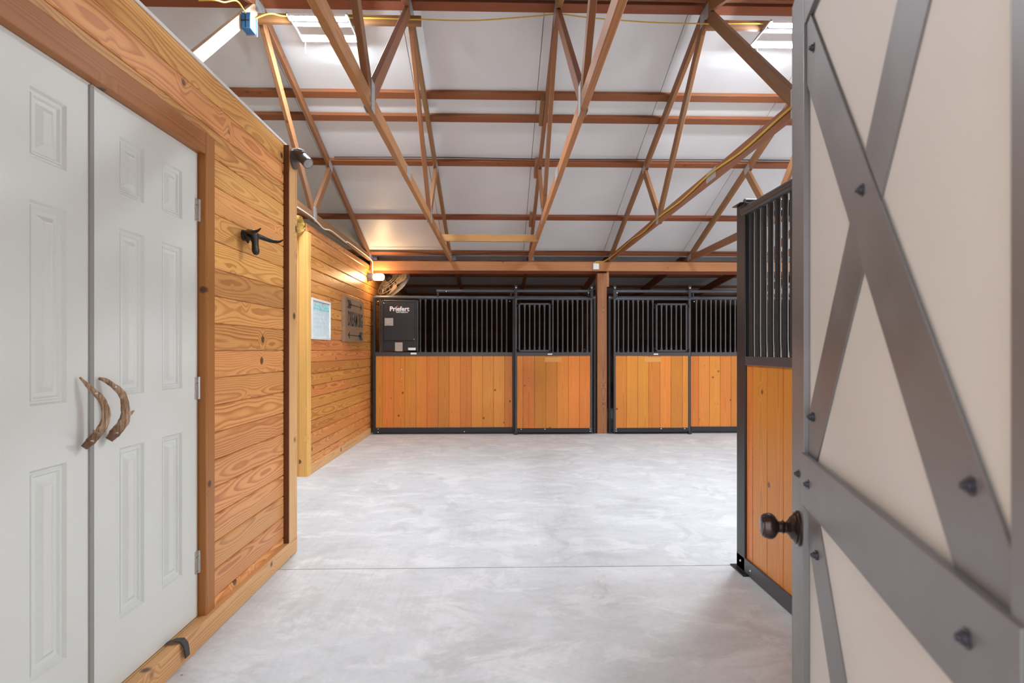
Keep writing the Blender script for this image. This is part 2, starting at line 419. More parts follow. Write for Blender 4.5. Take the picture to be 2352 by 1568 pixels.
# skull hook
sk = thing('longhorn_hook', 'small black iron longhorn skull hook on the plank wall', 'hook', (-1.33, 2.965, 1.88))
mesh_at('skull', join(tube_mb(spline([(-1.296, 2.966, 1.918), (-1.280, 2.966, 1.905), (-1.270, 2.966, 1.878), (-1.268, 2.966, 1.842), (-1.266, 2.966, 1.812), (-1.270, 2.966, 1.798)], 4),
        [.018, .024, .029, .032, .033, .032, .030, .026, .022, .020, .0195, .0195, .020, .021, .022, .022, .021, .019, .016, .013, .007], 10, ex=.8, ey=1.15),
        tube_mb([(-1.30, 2.94, 1.895), (-1.29, 2.925, 1.875), (-1.285, 2.92, 1.85)], [.012, .015, .004], 8), tube_mb([(-1.30, 2.992, 1.895), (-1.29, 3.007, 1.875), (-1.285, 3.012, 1.85)], [.012, .015, .004], 8)), BLACKM, sk)
for s in (-1, 1):
    tube('horn', spline([(-1.290, 2.966 + s * .02, 1.912), (-1.272, 2.966 + s * .065, 1.905), (-1.232, 2.966 + s * .115, 1.893), (-1.200, 2.966 + s * .138, 1.893), (-1.178, 2.966 + s * .146, 1.905)], 5),
         [lerp(.016, .003, (i / 20) ** 1.3) for i in range(21)], BLACKM, sk, 10)
tube('wall_plate', [(-1.331, 2.966, 1.90), (-1.290, 2.966, 1.90)], [.03, .022], BLACKM, sk, 12)

# motion sensor / camera
cm = thing('security_camera', 'round bronze outdoor camera on the top corner of the plank wall', 'camera', (-1.30, 3.60, 2.50))
tube('mount_plate', [(-1.3, 3.60, 2.51), (-1.288, 3.60, 2.51), (-1.284, 3.60, 2.51)], [.062, .062, .054], PLASTB, cm, 24)
tube('arm', spline([(-1.285, 3.60, 2.525), (-1.255, 3.585, 2.535), (-1.228, 3.555, 2.520)], 5), [.038, .040, .041, .041, .040, .038, .036, .034, .033, .03, .024], PLASTB, cm, 16)
bd = Vector((.62, -.45, -.64)).normalized(); bp = Vector((-1.238, 3.572, 2.520))
hd = tube('camera_body', [bp - bd * .02, bp, bp + bd * .085, bp + bd * .09], [.022, .031, .034, .034], PLASTB, cm, 20)
tube('lens', [bp + bd * .0895, bp + bd * .0915, bp + bd * .0905, bp + bd * .0925], [.029, .028, .017, .011], LENS, hd, 20)
mesh_at('dust', tube_mb(spline([(-1.298, 3.60, 2.573), (-1.27, 3.595, 2.571), (-1.245, 3.577, 2.566), (-1.228, 3.56, 2.555)], 4), .010, 8, ex=.5, ey=2.), DUSTW, cm)

# strap on the sill
tag(mesh_at('rubber_strap', (lambda P: (lambda v, f: (v, f))(
    [q for p, w in P for q in ((p[0], p[1] - w, p[2]), (p[0], p[1] + w, p[2]), (p[0] + .006, p[1] + w, p[2] + .003), (p[0] + .006, p[1] - w, p[2] + .003))],
    [(4 * i + k, 4 * i + (k + 1) % 4, 4 * i + 4 + (k + 1) % 4, 4 * i + 4 + k) for i in range(len(P) - 1) for k in range(4)] + [(3, 2, 1, 0), tuple(4 * (len(P) - 1) + k for k in range(4))]))(
    [((-1.356, 2.33, .104), .012), ((-1.33, 2.335, .112), .014), ((-1.304, 2.343, .108), .016), ((-1.292, 2.350, .085), .016), ((-1.290, 2.356, .055), .015), ((-1.291, 2.362, .028), .014)]), RUBBER),
    'black rubber strap hanging out from under the white door', 'strap')

# ---------------------------------------------------------------- recessed far-left walls
we = struct(box('wall_left_end', -4.6, -1.36, 3.60, 3.655, 0, 2.56, BASEW))
wb = struct(boxes('wall_recess', [(-4.6, -2.0, 5.87, 5.98, 0, 2.56)], BASEW))
for k in range(20):
    z0 = .052 + .1244 * k
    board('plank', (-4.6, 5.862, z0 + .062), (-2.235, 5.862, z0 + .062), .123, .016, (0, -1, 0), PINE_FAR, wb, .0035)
box('corner_post', -2.235, -2.045, 5.83, 5.87, .0, 2.52, PINE_POST, wb, .003)
wf = struct(box('wall_far', -2.1, -1.992, 5.87, 12.5, 0, 2.62, BASEW))
for k in range(21):
    z0 = .052 + .1244 * k - .0622 * 0
    z1 = min(z0 + .1244, 2.61)
    s = random.uniform(7.2, 11.)
    if k in (19, 14): s = 8.5
    for y0, y1 in ((5.925, s - .001), (s + .001, 12.48)):
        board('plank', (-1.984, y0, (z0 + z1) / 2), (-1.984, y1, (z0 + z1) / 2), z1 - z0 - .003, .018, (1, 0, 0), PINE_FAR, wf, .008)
board('corner_trim', (-1.975, 5.885, 0), (-1.975, 5.885, 2.52), .085, .040, (1, 0, 0), PINE_POST, wf)
board('corner_trim', (-2.0, 5.83, .0), (-2.0, 5.83, 2.52), .09, .026, (0, -1, 0), PINE_POST, wf)
struct(board('baseboard_far', (-1.970, 5.93, .05), (-1.970, 8.70, .05), .10, .024, (1, 0, 0), BASEW))
struct(boxes('wall_front', [(-1.36, -.64, .22, .34, 0, 2.75), (.40, 9.0, .22, .34, 0, 2.75), (-.64, .40, .22, .34, 2.14, 2.75)], BASEW))
struct(box('wall_outer_left', -4.72, -4.6, -2, 12.7, 0, 4.6, PANEL))
ins = mesh_at('insulation_batt', (lambda: (lambda b: b)(tube_mb(spline([(-2.06, 5.86, 2.515), (-2.05, 5.80, 2.56), (-2.03, 5.79, 2.61), (-2.06, 5.80, 2.66)], 4), [.05, .06, .055, .07, .06, .055, .05, .06, .05, .045, .05, .04, .03], 9)))(), INSUL)
tag(ins, 'yellow fibreglass tuft stuffed above the pale corner post', 'insulation')

# ---------------------------------------------------------------- roof: deck, panels, purlins, rafters
RY, RZ, SL = 4.65, 4.15, .351                    # ridge and slope of the top chord centre line
def chz(y): return RZ - SL * abs(y - RY)
nr = Vector((0, SL, 1)).normalized(); nf = Vector((0, -SL, 1)).normalized()
ct = .0445                                        # half depth of a chord
def rp(y, up): n = nr if y >= RY else nf; return (y + n.y * up, chz(y) + n.z * up)
v, f = [], []
xs = (-4.7, 9.0)
prof = [(-.1, chz(-.1) + .17), (RY, RZ + .18), (8.87, chz(8.87) + .17), (8.88, 2.93), (12.7, 2.58)]
for x in xs: v += [(x, y, zz) for y, zz in prof]
for x in xs: v += [(x, y, zz + .03) for y, zz in prof]
n5 = len(prof)
for i in range(n5 - 1): f += [(i, i + 1, n5 + i + 1, n5 + i), (2 * n5 + i, 3 * n5 + i, 3 * n5 + i + 1, 2 * n5 + i + 1)]
ce = struct(mesh_at('ceiling', (v, f), SHEET, None, False))
TX = [-1.967, -.733, .490, 1.742, 2.972, 4.205]
seams = [-4.55, -3.30, -2.06, -.83, .395, 1.635, 2.87, 4.10, 5.34, 6.57, 7.8, 9.0]
for a, b in zip(seams[:-1], seams[1:]):
    xm = (a + b) / 2; w = b - a - .005
    y0, z0 = rp(RY + .001, ct + .055); y1, z1 = rp(8.80, ct + .055)
    board('roof_panel', (xm, RY + .02, RZ + .10), (xm, y1, z1), w, .03, nr, PANEL, ce, .002)
    y1, z1 = rp(-.05, ct + .055)
    board('roof_panel', (xm, RY - .02, RZ + .10), (xm, y1, z1), w, .03, nf, PANEL, ce, .002)
    board('roof_panel', (xm, 8.9, 2.875), (xm, 12.5, 2.545), w, .03, (0, .09, 1), PANEL, ce, .002)
for y in (4.70, 5.635, 5.938, 6.631, 7.726, 8.66):
    yy, zz = rp(y, ct + .02)
    board('purlin', (-4.6, yy, zz), (9, yy, zz), .089, .038, nr, PURLIN, ce)
for y in (4.60, 3.66, 3.0, 2.4, 1.5, .6):
    yy, zz = rp(y, ct + .02)
    board('purlin', (-4.6, yy, zz), (9, yy, zz), .089, .038, nf, PURLIN, ce)
for y in (9.6, 10.5, 11.45, 12.3):
    zz = 2.875 - (y - 8.9) * .0917 - .034
    board('purlin', (-2.0, y, zz), (9, y, zz), .089, .038, (0, .09, 1), PURLIN, ce)
for x in TX + [5.44, 6.67]:
    board('rafter', (x, 8.875, 2.764), (x, 12.5, 2.43), .038, .13, (0, .09, 1), PURLIN, ce)
box('attic_floor', -4.6, -2.0, 5.9, 12.5, 2.60, 2.62, PLY, ce)
box('attic_floor', -4.6, -1.48, -.6, 3.6, 2.54, 2.56, PLY, ce)

# ---------------------------------------------------------------- beams and posts
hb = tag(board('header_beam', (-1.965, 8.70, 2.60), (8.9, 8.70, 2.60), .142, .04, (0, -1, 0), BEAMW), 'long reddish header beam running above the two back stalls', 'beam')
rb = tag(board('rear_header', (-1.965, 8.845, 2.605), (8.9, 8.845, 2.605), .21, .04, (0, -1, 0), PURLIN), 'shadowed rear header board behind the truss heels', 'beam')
for x, lab in ((1.622, 'square timber post between the two back stalls'), (5.35, 'square timber post at the far right end of the back stalls')):
    p = thing('timber_post', lab, 'post', (x, 8.80, 0))
    board('shaft', (x, 8.797, 0), (x, 8.797, 2.498), .150, .150, (0, -1, 0), POSTW, p)
    board('cleat', (x + .093, 8.765, 2.29), (x + .093, 8.765, 2.53), .035, .06, (0, -1, 0), BEAMW, p)
for x in TX[:5]:
    mb = box_mb([(x + .022, x + .026, 8.74, 8.835, 2.67, 2.76), (x + .022, x + .075, 8.832, 8.834, 2.67, 2.77)])
    tag(mesh_at('truss_clip', mb, GALV, None, False), {0: 'small galvanised clip beside the heel of the left truss by the wall lamp', 1: 'small galvanised clip beside the heel of the second truss from the plank wall', 2: 'small galvanised clip at the heel of the truss over the left stall door',
        3: 'small galvanised clip at the truss heel above the timber post', 4: 'small galvanised clip at the truss heel above the right back stall'}[TX.index(x)], 'bracket', 'truss clips on the header')

# ---------------------------------------------------------------- trusses
BZ = 2.715
TL = ['timber roof truss at the plank wall, carrying the white cable on its bottom chord', 'timber roof truss with yellowish bottom chord crossing in front of the left ceiling light',
      'timber roof truss over the left stall door with short cleats beside its rafter', 'timber roof truss carrying the yellow cable down to the white box',
      'timber roof truss partly hidden by the side stall grille', 'timber roof truss seen only through the side stall bars']
def gusset(par, x, y, zc, ang, L=.16, w=.085):
    for s in (-1, 1):
        d = Vector((0, math.cos(ang), math.sin(ang)))
        c = Vector((x + s * .0205, y, zc))
        board('gusset_plate', c - d * L / 2, c + d * L / 2, w, .003, (1, 0, 0), GALV, par, .0005)
def truss(i, x):
    t = thing('roof_truss', TL[i], 'truss', (x, 8.72, 2.67), 'roof trusses')
    low = TRUSSY if i in (1, 2) else TRUSS
    S = (1, 0, 0)
    board('bottom_chord', (x, 8.73, BZ), (x, .56, BZ), .089, .038, S, low, t)
    board('top_chord', (x, RY, RZ), (x, 8.80, chz(8.80)), .089, .038, S, TRUSS, t)
    board('top_chord', (x, RY - .002, RZ), (x, .45, chz(.45)), .089, .038, S, TRUSS, t)
    wy = [(RY + .03, RZ - .06, 6.02, BZ + .04), (RY - .03, RZ - .06, 3.24, BZ + .04), (6.62, chz(6.62) - .05, 6.05, BZ + .05), (2.66, chz(2.66) - .05, 3.20, BZ + .05)]
    for k, (ya, za, yb, zb) in enumerate(wy):
        mt = WEBLIT if (i == 0 and k == 1) else TRUSS
        board('web', (x, ya, za), (x, yb, zb), .089, .036, S, mt, t)
    gusset(t, x, 6.03, BZ + .03, math.radians(95)); gusset(t, x, 3.22, BZ + .03, math.radians(90), .17)
    gusset(t, x, RY, RZ - .06, 0, .18, .12); gusset(t, x, 6.6, chz(6.6) - .02, -.34, .12, .08); gusset(t, x, 8.62, BZ + .02, -.1, .14, .08)
    gusset(t, x, 4.5, BZ, 0, .2, .085)
    if i == 2:
        for yc, L in ((5.77, .34), (6.65, .26), (7.7, .22)):
            dy = L / 2
            board('cleat', (x - .040, yc - dy, chz(yc - dy) + .01), (x - .040, yc + dy, chz(yc + dy) + .01), .089, .038, S, TRUSS, t)
    return t
for i, x in enumerate(TX): truss(i, x)
tag(board('brace_board', (-.725, 6.95, 2.685), (.485, 6.95, 2.685), .040, .085, (0, 0, 1), TRUSSY), 'short lumber brace nailed between two bottom chords near the middle', 'brace')
LB = tag(board('nailer_board', (-2.02, 4.62, 3.995), (-.63, 4.62, 3.995), .038, .075, (0, 0, 1), TRUSS), 'lumber cross board under the ridge holding the left ceiling light', 'board')
RBd = tag(board('nailer_board', (1.71, 4.62, 3.995), (3.2, 4.62, 3.995), .038, .075, (0, 0, 1), TRUSS), 'lumber cross board under the ridge holding the right ceiling light', 'board')

# ---------------------------------------------------------------- LED fixtures
def led(x0, x1, label):
    t = thing('ceiling_light', label, 'light', ((x0 + x1) / 2, 4.63, 3.955), 'shop lights under the ridge')
    box('housing', x0 - .01, x1 + .01, 4.60, 4.645, 3.95, 3.968, FIXG, t, .003)
    for s in (0, 1): box('end_cap', (x0 - .012, x1)[s], (x0, x1 + .012)[s], 4.455, 4.82, 3.938, 3.956, FIXG, t, .003)
    for y in (4.485, 4.785):
        boxes('reflector', [(x0, x1, y - .033, y + .033, 3.941, 3.945), (x0, x1, y - .033, y - .030, 3.924, 3.941), (x0, x1, y + .030, y + .033, 3.924, 3.941)], FIXW, t)
        box('tube', x0, x1, y - .025, y + .025, 3.917, 3.936, LED, t, .006)
    tube('pull_chain', [(x0 + .03, 4.78, 3.92), (x0 + .032, 4.78, 3.80)], .0025, PLASTW, t, 6)
    for yy in (4.6, 4.66): tube('hanger', [(x0 + .05, yy, 3.956), (x0 + .05, 4.62 + (yy - 4.63) * .3, 3.985)], .003, GALV, t, 6)
led(-1.655, -1.20, 'bright twin-tube ceiling light partly behind the second truss')
led(2.20, 2.66, 'bright twin-tube ceiling light half hidden by the dark-strapped door')
led(6.1, 6.56, 'added out-of-view twin-tube light farthest right along the ridge')  # unseen extra fixture, added out of frame to brighten the barn

# ---------------------------------------------------------------- cables and boxes
def cable(name, pts, r, mat, label, n=6, k=8): return tag(tube(name, spline(pts, k), r, mat, None, n), label, 'cable')
bbx = thing('junction_box', 'blue plastic junction box on the pale truss web by the ridge', 'box', (-1.967, 4.35, 3.80))
xb = -1.94
box('box_body', -1.946, -1.875, 4.30, 4.40, 3.74, 3.86, BLUE, bbx, .006)
box('cover_plate', -1.952, -1.866, 4.40, 4.407, 3.728, 3.866, PLASTW, bbx, .002)
boxes('rib', [(-1.944, -1.88, 4.296, 4.301, 3.795, 3.80), (-1.915, -1.91, 4.296, 4.301, 3.742, 3.858)], BLACKC, bbx)
cable('yellow_cable', [(-1.90, 4.40, 3.86), (-1.80, 4.48, 3.955), (-1.66, 4.565, 3.985), (-1.0, 4.57, 3.985), (-.63, 4.57, 3.98), (-.2, 4.57, 3.978), (.25, 4.57, 4.015), (.455, 4.565, 4.035), (.53, 4.565, 4.035), (.8, 4.57, 4.01), (1.3, 4.57, 3.982), (1.75, 4.57, 3.98), (2.05, 4.57, 3.985), (2.18, 4.57, 3.985)], .006, YELLOW, 'yellow cable strung along the ridge between the two ceiling lights')
cable('yellow_cable', [(-1.91, 4.30, 3.85), (-1.93, 4.20, 3.88), (-1.935, 4.02, 3.76), (-1.94, 3.90, 3.70), (-2.02, 3.84, 3.66)], .006, YELLOW, 'short yellow cable end looping left from the blue box')
cable('yellow_cable', [(1.478, 8.672, 2.645), (1.53, 8.68, 2.675), (1.62, 8.66, 2.672), (1.69, 8.5, 2.70), (1.713, 8.0, 2.71), (1.716, 7.2, 2.72), (1.714, 6.6, 2.695), (1.716, 6.0, 2.72), (1.714, 5.2, 2.70), (1.714, 4.5, 2.725), (1.716, 3.9, 2.70), (1.714, 3.2, 2.72), (1.716, 2.4, 2.71)], .008, YELLOW, 'yellow cable stapled along the bottom chord down to the white box')
wbx = thing('junction_box', 'white square junction box on the header beam near the post', 'box', (1.512, 8.68, 2.60))
box('box_body', 1.465, 1.56, 8.635, 8.68, 2.545, 2.645, PLASTW, wbx, .012)
box('cover_plate', 1.47, 1.555, 8.629, 8.636, 2.55, 2.64, PLASTW, wbx, .004)
cable('white_cable', [(-1.945, 5.3, 2.68), (-1.944, 5.9, 2.69), (-1.944, 6.3, 2.655), (-1.943, 6.6, 2.69), (-1.943, 7.2, 2.68), (-1.944, 7.35, 2.70), (-1.945, 8.2, 2.70), (-1.93, 8.62, 2.67), (-1.925, 8.655, 2.60), (-1.925, 8.655, 2.50), (-1.905, 8.63, 2.45)], .008, WHITEC, 'white cable along the left truss down to the wall lamp')
cable('black_cable', [(-1.9, 8.57, 2.80), (-1.3, 8.565, 2.79), (-.7, 8.56, 2.745), (-.1, 8.565, 2.78), (.5, 8.57, 2.80), (1.5, 8.57, 2.805), (2.6, 8.57, 2.80), (4.5, 8.57, 2.79)], .007, BLACKC, 'thin black cable sagging along the eave purlin')
cable('black_cable', [(-1.9, 6.565, 3.54), (-.7, 6.56, 3.545), (.5, 6.56, 3.535), (1.7, 6.56, 3.54), (3.0, 6.56, 3.545), (4.5, 6.56, 3.54)], .006, BLACKC, 'thin dark cable lying along the middle purlin')

# ---------------------------------------------------------------- wall lamp
wlp = thing('wall_lamp', 'lit jelly-jar lamp in the corner above the feeder', 'lamp', (-1.975, 8.58, 2.41))
tube('lamp_base', [(-1.976, 8.58, 2.41), (-1.925, 8.58, 2.41), (-1.90, 8.58, 2.41), (-1.885, 8.58, 2.41)], [.062, .060, .050, .042], plain('lamp_base_grey', (.25, .22, .2), .5, .3), wlp, 20)
tube('glass_jar', [(-1.885, 8.58, 2.41), (-1.875, 8.58, 2.41), (-1.80, 8.58, 2.41), (-1.755, 8.58, 2.41), (-1.735, 8.58, 2.41), (-1.728, 8.58, 2.41)], [.034, .048, .052, .048, .034, .012], JAR, wlp, 20)

# ---------------------------------------------------------------- fan
fn = thing('barn_fan', 'round wire-cage fan hanging tilted under the beam beside the lamp', 'fan', (-1.69, 9.12, 2.42))
ax = Vector((.57, .50, -.65)).normalized(); fc = Vector((-1.69, 9.12, 2.385))
fx = (Vector((.79, 0, .61)) - ax * Vector((.79, 0, .61)).dot(ax)).normalized(); fy = ax.cross(fx)
def ringpts(r, h, n=40): return [fc + ax * h + fx * (r * math.cos(2 * math.pi * k / n)) + fy * (r * math.sin(2 * math.pi * k / n)) for k in range(n + 1)]
mbs = []
for r, h, w in ((.285, -.04, .006), (.285, .06, .006), (.22, -.075, .003), (.15, -.085, .003), (.08, -.09, .003), (.22, .09, .003), (.15, .10, .003), (.08, .105, .003), (.285, .01, .003)):
    mbs.append(tube_mb(ringpts(r, h), w, 5))
for k in range(20):
    a = 2 * math.pi * k / 20; d = fx * math.cos(a) + fy * math.sin(a)
    mbs.append(tube_mb([fc + d * .04 - ax * .09, fc + d * .2 - ax * .08, fc + d * .285 - ax * .04, fc + d * .285 + ax * .06, fc + d * .2 + ax * .095, fc + d * .04 + ax * .105], .0022, 4))
mesh_at('cage', join(*mbs), FANM, fn)
drum = []
R0 = ringpts(.278, .025); R1 = ringpts(.278, .06)
tubeV = [tuple(p) for p in R0[:-1]] + [tuple(p) for p in R1[:-1]]; nn = 40
mesh_at('drum_band', (tubeV, [(k, (k + 1) % nn, nn + (k + 1) % nn, nn + k) for k in range(nn)]), FANB, fn)
tube('motor', [fc - ax * .15, fc - ax * .14, fc - ax * .03, fc + ax * .02], [.04, .06, .06, .035], BLACKM, fn, 16)
for k in range(4):
    a = 2 * math.pi * k / 4 + .3; d = fx * math.cos(a) + fy * math.sin(a); e = ax.cross(d)
    v = []
    for r, wd, tw in ((.03, .03, .03), (.12, .07, .025), (.22, .10, .015), (.26, .09, .01)):
        for s in (-1, 1):
            for th in (0, .004): v.append(tuple(fc + ax * (.01 + s * tw + th) + d * r + e * (s * wd)))
    f = []
    for i in range(3):
        b0 = 4 * i; f += [(b0, b0 + 2, b0 + 6, b0 + 4), (b0 + 1, b0 + 5, b0 + 7, b0 + 3), (b0, b0 + 4, b0 + 5, b0 + 1), (b0 + 2, b0 + 3, b0 + 7, b0 + 6)]
    f += [(0, 1, 3, 2), (12, 14, 15, 13)]
    mesh_at('blade', (v, f), FANB, fn, False)
for q in (-.5, .6):
    d = fx * math.cos(q) + fy * math.sin(q)
    tube('hanger', [fc + d * .285, (fc.x + d.x * .25, 8.90, 2.72)], .005, FANM, fn, 6)

# ---------------------------------------------------------------- whiteboard and sign
whb = thing('whiteboard', 'small white-framed dry-erase board with teal handwriting on far plank wall', 'whiteboard', (-1.975, 6.29, 1.41))
y0, y1, z0, z1 = 5.965, 6.62, 1.417, 1.855
box('board_face', -1.975, -1.962, y0 + .01, y1 - .01, z0 + .01, z1 - .01, WBOARD, whb)
boxes('frame', [(-1.975, -1.955, y0, y1, z1 - .025, z1), (-1.975, -1.955, y0, y1, z0, z0 + .03), (-1.975, -1.955, y0, y0 + .03, z0 + .03, z1 - .025), (-1.975, -1.955, y1 - .02, y1, z0 + .03, z1 - .025)], PLASTW, whb, .003)
rr = random.Random(3); mbs = []
def scrib(ya, yb, zc, amp, per):
    n = int((yb - ya) / per * 6); P = []
    for k in range(n + 1):
        y = lerp(ya, yb, k / n); P.append((-1.9605, y + .25 * per * math.sin(k * 2.09), zc + amp * math.sin(k * 1.047) * (1 + .6 * math.sin(k * .37))))
    mbs.append(tube_mb(P, .0022 if amp > .007 else .0009, 4))
scrib(6.05, 6.30, 1.785, .016, .030); scrib(6.36, 6.55, 1.785, .018, .032); scrib(6.03, 6.57, 1.752, .012, .026)
mesh_at('handwriting', join(*mbs), TEAL, whb); mbs = []
for q in range(4): scrib(6.05 + .02 * (q % 3), 6.50 - .05 * (q % 2), 1.70 - .045 * q, .003, .030)
scrib(6.02, 6.16, 1.497, .006, .03)
mesh_at('handwriting', join(*mbs), plain('faded_marker', (.60, .73, .745), .5), whb)
mbs = [tube_mb([(-1.9605, 6.0, 1.826), (-1.9605, 6.58, 1.826)], .002, 4), tube_mb([(-1.9605, 6.33, 1.826), (-1.9605, 6.34, 1.77)], .0015, 4)]
mesh_at('handwriting', join(*mbs), plain('dark_marker', (.12, .16, .18), .5), whb)

sg = thing('wooden_sign', 'brown plank sign with black arrows and stencilled words on the far wall', 'sign', (-1.975, 7.6, 1.40))
box('sign_board', -1.975, -1.925, 7.13, 8.085, 1.408, 1.985, SIGNW, sg, .004)
fr = Matrix(((0, 0, 1, 0), (1, 0, 0, 0), (0, 1, 0, 0), (0, 0, 0, 1)))
text('lettering', 'DREAM BIG', .265, INK, sg, T(-1.9245, 7.635, 1.70) @ fr, .57, .0045)
def arrow(zc, s):
    ys = 7.62 - s * .33
    def Q(u, w): return (-1.9235, 7.62 + s * u, zc + w)
    v = [Q(-.33, -.006), Q(.33, -.006), Q(.33, .006), Q(-.33, .006)]; f = [(0, 1, 2, 3)]
    v += [Q(.38, 0), Q(.26, .055), Q(.30, 0), Q(.26, -.055)]; f.append((4, 5, 6, 7))
    for k in range(3):
        u = -.40 + .055 * k; i = len(v)
        v += [Q(u, .055), Q(u + .045, .055), Q(u + .10, 0), Q(u + .045, -.055), Q(u, -.055), Q(u + .06, 0)]; f += [(i, i + 1, i + 2, i + 5), (i + 5, i + 2, i + 3, i + 4)]
    if s < 0: f = [q[::-1] for q in f]
    v2 = v + [(a - .0025, b, c) for a, b, c in v]; n = len(v)
    f2 = list(f) + [tuple(n + j for j in q[::-1]) for q in f]
    mesh_at('arrow', (v2, f2), INK, sg, False)
arrow(1.895, 1); arrow(1.495, -1)

# ---------------------------------------------------------------- back stalls
MX = 1.622
BAR = {}
def bar_mesh(L, r, n=8, fl=1.9):
    k = (round(L, 3), r, fl)
    if k not in BAR:
        zs = [0, .012, .045, .09, L - .09, L - .045, L - .012, L]; rs = [r * fl, r * fl * .9, r * 1.25, r, r, r * 1.25, r * fl * .9, r * fl]
        v, f = [], []
        for zz, w in zip(zs, rs):
            for q in range(n): a = 2 * math.pi * q / n; v.append((w * math.cos(a), r * math.sin(a), zz))
        for i in range(len(zs) - 1):
            for q in range(n): a, b = i * n + q, i * n + (q + 1) % n; f.append((a, b, b + n, a + n))
        f += [tuple(range(n - 1, -1, -1)), tuple((len(zs) - 1) * n + q for q in range(n))]
        BAR[k] = me_from('bar', v, f, True)
    return BAR[k]
def bolt(par, x, y, zz, ny=-1, r=.011, mat=None):
    mb = tube_mb([(x, y, zz), (x, y + ny * .008, zz), (x, y + ny * .011, zz)], [r, r * .9, r * .4], 8)
    return mesh_at('bolt', mb, mat or CHROME, par)
def stall(side):
    s = 1 if side == 0 else -1
    mx = (lambda x: x) if side == 0 else (lambda x: 2 * MX - x)
    def bx(name, xa, xb, ya, yb, za, zb, mat, par, bev=.003):
        a, b = sorted((mx(xa), mx(xb))); return box(name, a, b, ya, yb, za, zb, mat, par, bev)
    which = ['left back stall front of orange boards and black bars, beside the plank wall', 'right back stall front of orange boards and black bars, right of the timber post'][side]
    st = thing('horse_stall', which, 'stall', (mx(-.2), 8.74, 0), 'back stall fronts')
    bx('frame_post', -1.932, -1.892, 8.72, 8.77, 0, 2.15, METAL, st); bx('frame_post', .225, .262, 8.72, 8.77, 0, 2.15, METAL, st)
    bx('frame_post', 1.488, 1.522, 8.72, 8.78, 0, 2.15, METAL, st)
    tube('top_rail', [(mx(-1.93), 8.745, 2.118), (mx(1.52), 8.745, 2.118)], .030, METAL2, st, 14)
    bx('mid_rail', -1.892, .225, 8.715, 8.765, 1.212, 1.268, METAL2, st)
    bx('bottom_rail', -1.892, .225, 8.715, 8.765, .03, .105, METAL, st); bx('kick_rail', -1.932, 1.52, 8.735, 8.775, 0, .03, METAL, st)
    edges = [-1.892, -1.790] + [-1.790 + .172 * k for k in range(1, 12)] + [.226]
    if side: edges[0] = -1.892
    for a, b in zip(edges[:-1], edges[1:]):
        xm = mx((a + b) / 2); board('plank', (xm, 8.745, .09), (xm, 8.745, 1.225), b - a - .002, .03, (0, -1, 0), STALLW, st, .004)
    xs = ([-1.825] if side == 0 else []) + ([-1.205, -1.125] if side == 0 else [-1.82 + .0767 * k for k in range(11)]) + [-1.018 + .0767 * k for k in range(16)]
    for x in xs: link('bar', bar_mesh(2.10 - 1.262, .0105), METAL2, st, T(mx(x), 8.745, 1.262))
    tube('track', [(mx(-.95), 8.69, 2.216), (mx(1.44), 8.69, 2.216)], .025, METAL2, st, 12)
    for x in (-.93, .20, 1.40): bx('track_bracket', x - .012, x + .012, 8.69, 8.76, 2.13, 2.215, METAL, st)
    bolt(st, mx(-.80), 8.67, 2.205); bolt(st, mx(1.40), 8.67, 2.19)
    for x, zz in ((-1.85, .085), (-1.85, .035), (-.52, .04), (-1.85, 2.05), (.18, 2.06)) : bolt(st, mx(x), 8.715, zz, r=.008)
    # sliding door in front of the opening
    lab = ['sliding stall door with drop window, left of the timber post', 'sliding stall door with drop window, right of the timber post'][side]
    dr = thing('stall_door', lab, 'door', (mx(.86), 8.66, .03), 'sliding stall doors')
    ya, yb = 8.640, 8.680
    bx('stile', .262, .290, ya, yb, .035, 2.12, METAL2, dr); bx('stile', 1.428, 1.456, ya, yb, .035, 2.12, METAL2, dr)
    bx('mid_rail', .290, 1.428, ya, yb, 1.212, 1.268, METAL2, dr); bx('bottom_rail', .29, 1.428, ya, yb, .035, .10, METAL, dr)
    tube('top_rail', [(mx(.27), 8.66, 2.095), (mx(1.45), 8.66, 2.095)], .022, METAL2, dr, 12)
    ed = [.291, .384, .562, .736, .910, 1.083, 1.256, 1.427]
    for a, b in zip(ed[:-1], ed[1:]):
        xm = mx((a + b) / 2); board('plank', (xm, 8.66, .09), (xm, 8.66, 1.225), b - a - .002, .026, (0, -1, 0), STALLW, dr, .004)
    for x in [.845 + .0765 * k for k in range(8)]: link('bar', bar_mesh(2.08 - 1.262, .0105), METAL2, dr, T(mx(x), 8.66, 1.262))
    xa, xb, za, zb = .315, .805, 1.275, 2.025
    wv = [(min(mx(p), mx(q)), max(mx(p), mx(q)), 8.625, 8.655, u, w) for p, q, u, w in ((xa, xb, zb - .026, zb), (xa, xb, za, za + .028), (xa, xa + .024, za, zb), (xb - .024, xb, za, zb))]
    dw = boxes('drop_window', wv, METAL2, dr, .004)
    for k in range(5): link('bar', bar_mesh(zb - za - .05, .0105), METAL2, dw, T(mx(.409 + .0763 * k), 8.64, za + .025))
    for zz in (1.30, 1.98):
        for x in (.300, .822): tube('hook', [(mx(x) + .018 * math.cos(a / 2), 8.63, zz + .032 * math.sin(a / 2)) for a in range(0, 13)], .0045, METAL, dr, 6)
    for x in (.275, 1.442):
        h = boxes('hanger', [(mx(x) - .022, mx(x) + .022, 8.628, 8.638, 2.10, 2.30), (mx(x) - .022, mx(x) + .022, 8.628, 8.72, 2.245, 2.26)], METAL, dr, .003)
        bolt(h, mx(x), 8.628, 2.262)
    for x in (.355, .72, 1.42): bolt(dr, mx(x), ya, .085, r=.009)
    bolt(dr, mx(1.42), ya, .05, r=.009)
    bx('guide', .245, .30, 8.62, 8.67, 0, .045, METAL, dr)
